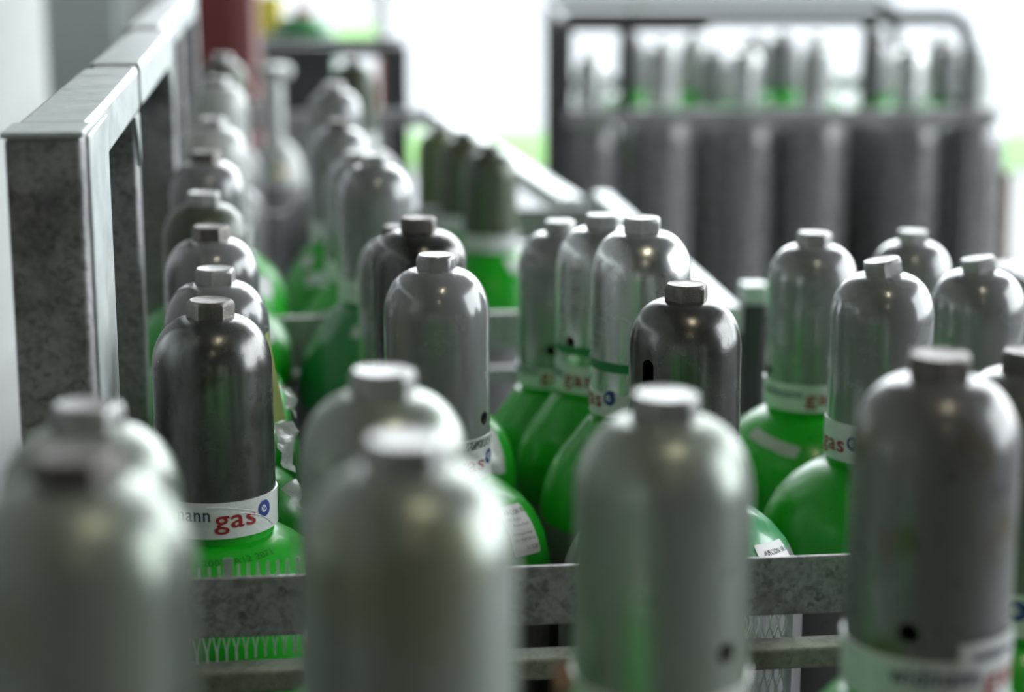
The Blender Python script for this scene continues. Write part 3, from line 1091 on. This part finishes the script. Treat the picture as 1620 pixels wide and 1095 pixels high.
obj('outlet', tube_bm([(-0.015, -0.01, T + 0.085), (-0.06, -0.02, T + 0.085)], 0.012, 14), M['nut_steel'], wc, smooth=True)
for a, col, nm in ((-16, (0.02, 0.30, 0.10), 'green_dot'), (9, (0.75, 0.55, 0.05), 'yellow_dot')):
    vs, fs = disc_geo(0.009)
    wrapped(nm, pr, 0.105, CYL['WC']['face'] + R_(a), vs, fs, 0.0006, plain(nm, col), wc)

# dark rear cage with its cylinders
q = P(645, 72, 5.35)
dc = thing('steel_cage', 'dark grey cage frame at the back, left of the bright yard', 'cage', (q.x, q.y, 0), YAW)
rail(dc, 'post', -0.055, 0.0, 0.0, 0.055, DECK * 0, q.z, 'rackdark')
rail(dc, 'post', -0.39, -0.335, 0.0, 0.055, 0, q.z, 'rackdark')
rail(dc, 'post', -0.055, 0.0, 0.3, 0.355, 0, q.z, 'rackdark')
rail(dc, 'post', -0.39, -0.335, 0.3, 0.355, 0, q.z, 'rackdark')
rail(dc, 'top_rail', -0.334, -0.056, 0.0, 0.05, q.z - 0.03, q.z, 'rackdark')
rail(dc, 'top_rail', -0.334, -0.056, 0.3, 0.35, q.z - 0.03, q.z, 'rackdark')
rail(dc, 'side_panel', -0.334, -0.20, 0.01, 0.02, q.z - 0.55, q.z - 0.031, 'rackdark')
rail(dc, 'cage_base', -0.39, 0.0, 0.06, 0.29, 0.05, 0.12, 'rackdark')
rail(dc, 'lower_rail', -0.334, -0.056, 0.0, 0.05, q.z - 0.40, q.z - 0.18, 'galv')
q = P(480, 42, 6.1)
dt = thing('green_gas_tank', 'dark green domed tank standing behind the dark cage', 'gas tank', (q.x, q.y, 0))
RT = 0.105
tz = P(480, 22, 6.1).z
obj('tank_body', lathe_bm([(0, 0), (RT, 0.01), (RT, tz - 0.08), (RT * 0.93, tz - 0.045), (RT * 0.7, tz - 0.015), (RT * 0.35, tz - 0.002), (0, tz)], 40), M['greendark'], dt, smooth=True)
obj('collar', lathe_bm([(0.03, tz - 0.003), (0.03, tz + 0.02), (0.0, tz + 0.02)], 24), plain('red_valve_cap', (0.35, 0.02, 0.02)), dt, smooth=True)
q = P(428, 30, 6.5)
yt = thing('yellow_marker_post', 'blurred yellow topped marker post behind the green tank', 'post', (q.x, q.y, 0))
obj('shaft', box_bm(-0.035, 0.035, -0.035, 0.035, 0, q.z - 0.05, 0.004), M['galvlight'], yt)
obj('sleeve', box_bm(-0.037, 0.037, -0.037, 0.037, q.z - 0.05, q.z + 0.08, 0.006), plain('yellow_sleeve', (0.75, 0.60, 0.08)), yt)
q = P(608, 60, 7.2)
rp = thing('barrier_post', 'slim red and white barrier post in the bright yard', 'post', (q.x, q.y, 0))
wm, rm = plain('white_reflective', (0.8, 0.8, 0.82), 0.4), plain('faded_red_reflective', (0.62, 0.16, 0.13), 0.4)
for k in range(8):
    z = k * 0.25
    obj('stripe', lathe_bm([(0, z), (0.03, z), (0.03, z + 0.25), (0, z + 0.25)], 20), wm if k % 2 else rm, rp, smooth=True)

# ------------------------------------------------------------------ far rack of tall cylinders
RKX0 = P(893, 100, 5.25)
rk = thing('cylinder_rack', 'dark framed bundle rack holding tall grey cylinders at the back right', 'rack', (RKX0.x, RKX0.y, 0), R_(1.0))
zt = P(1200, 28, 5.25).z
zr = P(1200, 172, 5.25).z
xe = rel(rk, P(1533, 60, 5.25)).x
xr = rel(rk, P(1580, 180, 5.25)).x
LR = 0.95
obj('top_rail', tube_bm([(0, 0, zt), (xe - 0.06, 0, zt), (xe - 0.03, 0, zt - 0.008), (xe - 0.010, 0, zt - 0.03), (xe, 0, zt - 0.07), (xe + 0.01, 0, 0.1)], 0.019, 12), M['rackdark'], rk, smooth=True)
obj('top_rail', tube_bm([(0, LR, zt), (xe - 0.06, LR, zt), (xe - 0.010, LR, zt - 0.03), (xe, LR, zt - 0.07), (xe + 0.01, LR, 0.1)], 0.019, 12), M['rackdark'], rk, smooth=True)
rail(rk, 'post', -0.02, 0.02, -0.02, 0.02, 0.1, zt - 0.012, 'rackdark')
rail(rk, 'post', -0.02, 0.02, LR - 0.02, LR + 0.02, 0.1, zt - 0.012, 'rackdark')
for pxm in (990, 1376):
    xm = rel(rk, P(pxm, 100, 5.25)).x
    rail(rk, 'post', xm - 0.018, xm + 0.018, -0.013, 0.013, zr, zt - 0.015, 'rackdark')
rail(rk, 'top_plate', 0.021, rel(rk, P(1120, 40, 5.25)).x, 0.015, 0.03, zt - 0.035, zt + 0.01, 'rackdark')
rail(rk, 'side_top_rail', -0.012, 0.012, 0.021, LR - 0.021, zt - 0.03, zt - 0.004, 'rackdark')
rail(rk, 'ring_rail', 0.0, xr, -0.05, -0.022, zr - 0.042, zr, 'galv')
rail(rk, 'ring_rail', 0.0, xr, LR + 0.022, LR + 0.05, zr - 0.042, zr, 'galv')
rail(rk, 'ring_side', xr - 0.03, xr, -0.021, LR + 0.021, zr - 0.042, zr, 'galv')
rail(rk, 'rack_base', -0.02, xr, -0.05, LR + 0.05, 0.05, DECK, 'rackdark')
for x in (0.05, xr - 0.15):
    rail(rk, 'foot', x, x + 0.1, 0.0, LR, 0.0, 0.049, 'rackdark')

ords = ['first', 'second', 'third', 'fourth', 'fifth', 'sixth', 'seventh', 'eighth', 'ninth', 'tenth']
GR = 'tall grey cylinders in the far rack'
row = [(1049, 5.42, 62), (1130, 5.62, 72), (1292, 5.42, 66), (1240, 5.68, 48), (1440, 5.44, 68), (1386, 5.68, 62), (1545, 5.46, 74), (935, 5.45, 80),
       (1180, 5.44, 70)]
front = sorted([r for r in row if r[1] < 5.5])
back = sorted([r for r in row if r[1] >= 5.5])
for i, (x, zc, y) in enumerate(front):
    gas_cylinder('RF%d' % i, x, y, zc, 'tall grey cylinder, %s from left in the front row of the far rack' % ords[i],
                 'palewhite' if i % 2 else 'silver', 'nut_dark', 0.093, 10, group=GR, bodym='rackbody', detail=False, band=(i % 2 == 1), glen=0.03)
for i, (x, zc, y) in enumerate(back + [(1500, 5.70, 66)]):
    gas_cylinder('RB%d' % i, x, y, zc, 'tall grey cylinder, %s from left in the second row of the far rack' % ords[i],
                 'body' if i % 2 else 'grey', 'nut_dark', 0.088, 10, group=GR, bodym='rackbody', detail=False, band=False, glen=0.03)
for i in range(6):
    gas_cylinder('RC%d' % i, 1000 + i * 98, 52, 5.95 , 'tall grey cylinder, %s from left in the rear row of the far rack' % ords[i],
                 'palewhite' if i % 2 else 'body', 'nut_dark', 0.088, 10, group=GR, bodym='rackbody', detail=False, band=False)

# tan post right of the far rack
q = P(1592, 330, 5.1)
tp = thing('rusty_prop', 'blurred rusty brown prop standing right of the far rack', 'post', (q.x, q.y, 0))
obj('shaft', tube_bm([(0, 0, 0), (0.004, 0, 0.5), (-0.004, 0, P(1592, 270, 5.1).z)], 0.013, 10), plain('rusty_brown', (0.20, 0.13, 0.06), 0.8), tp, smooth=True)
obj('foot_plate', box_bm(-0.06, 0.06, -0.06, 0.06, 0, 0.012, 0.002), plain('rusty_plate', (0.15, 0.10, 0.06), 0.8), tp)
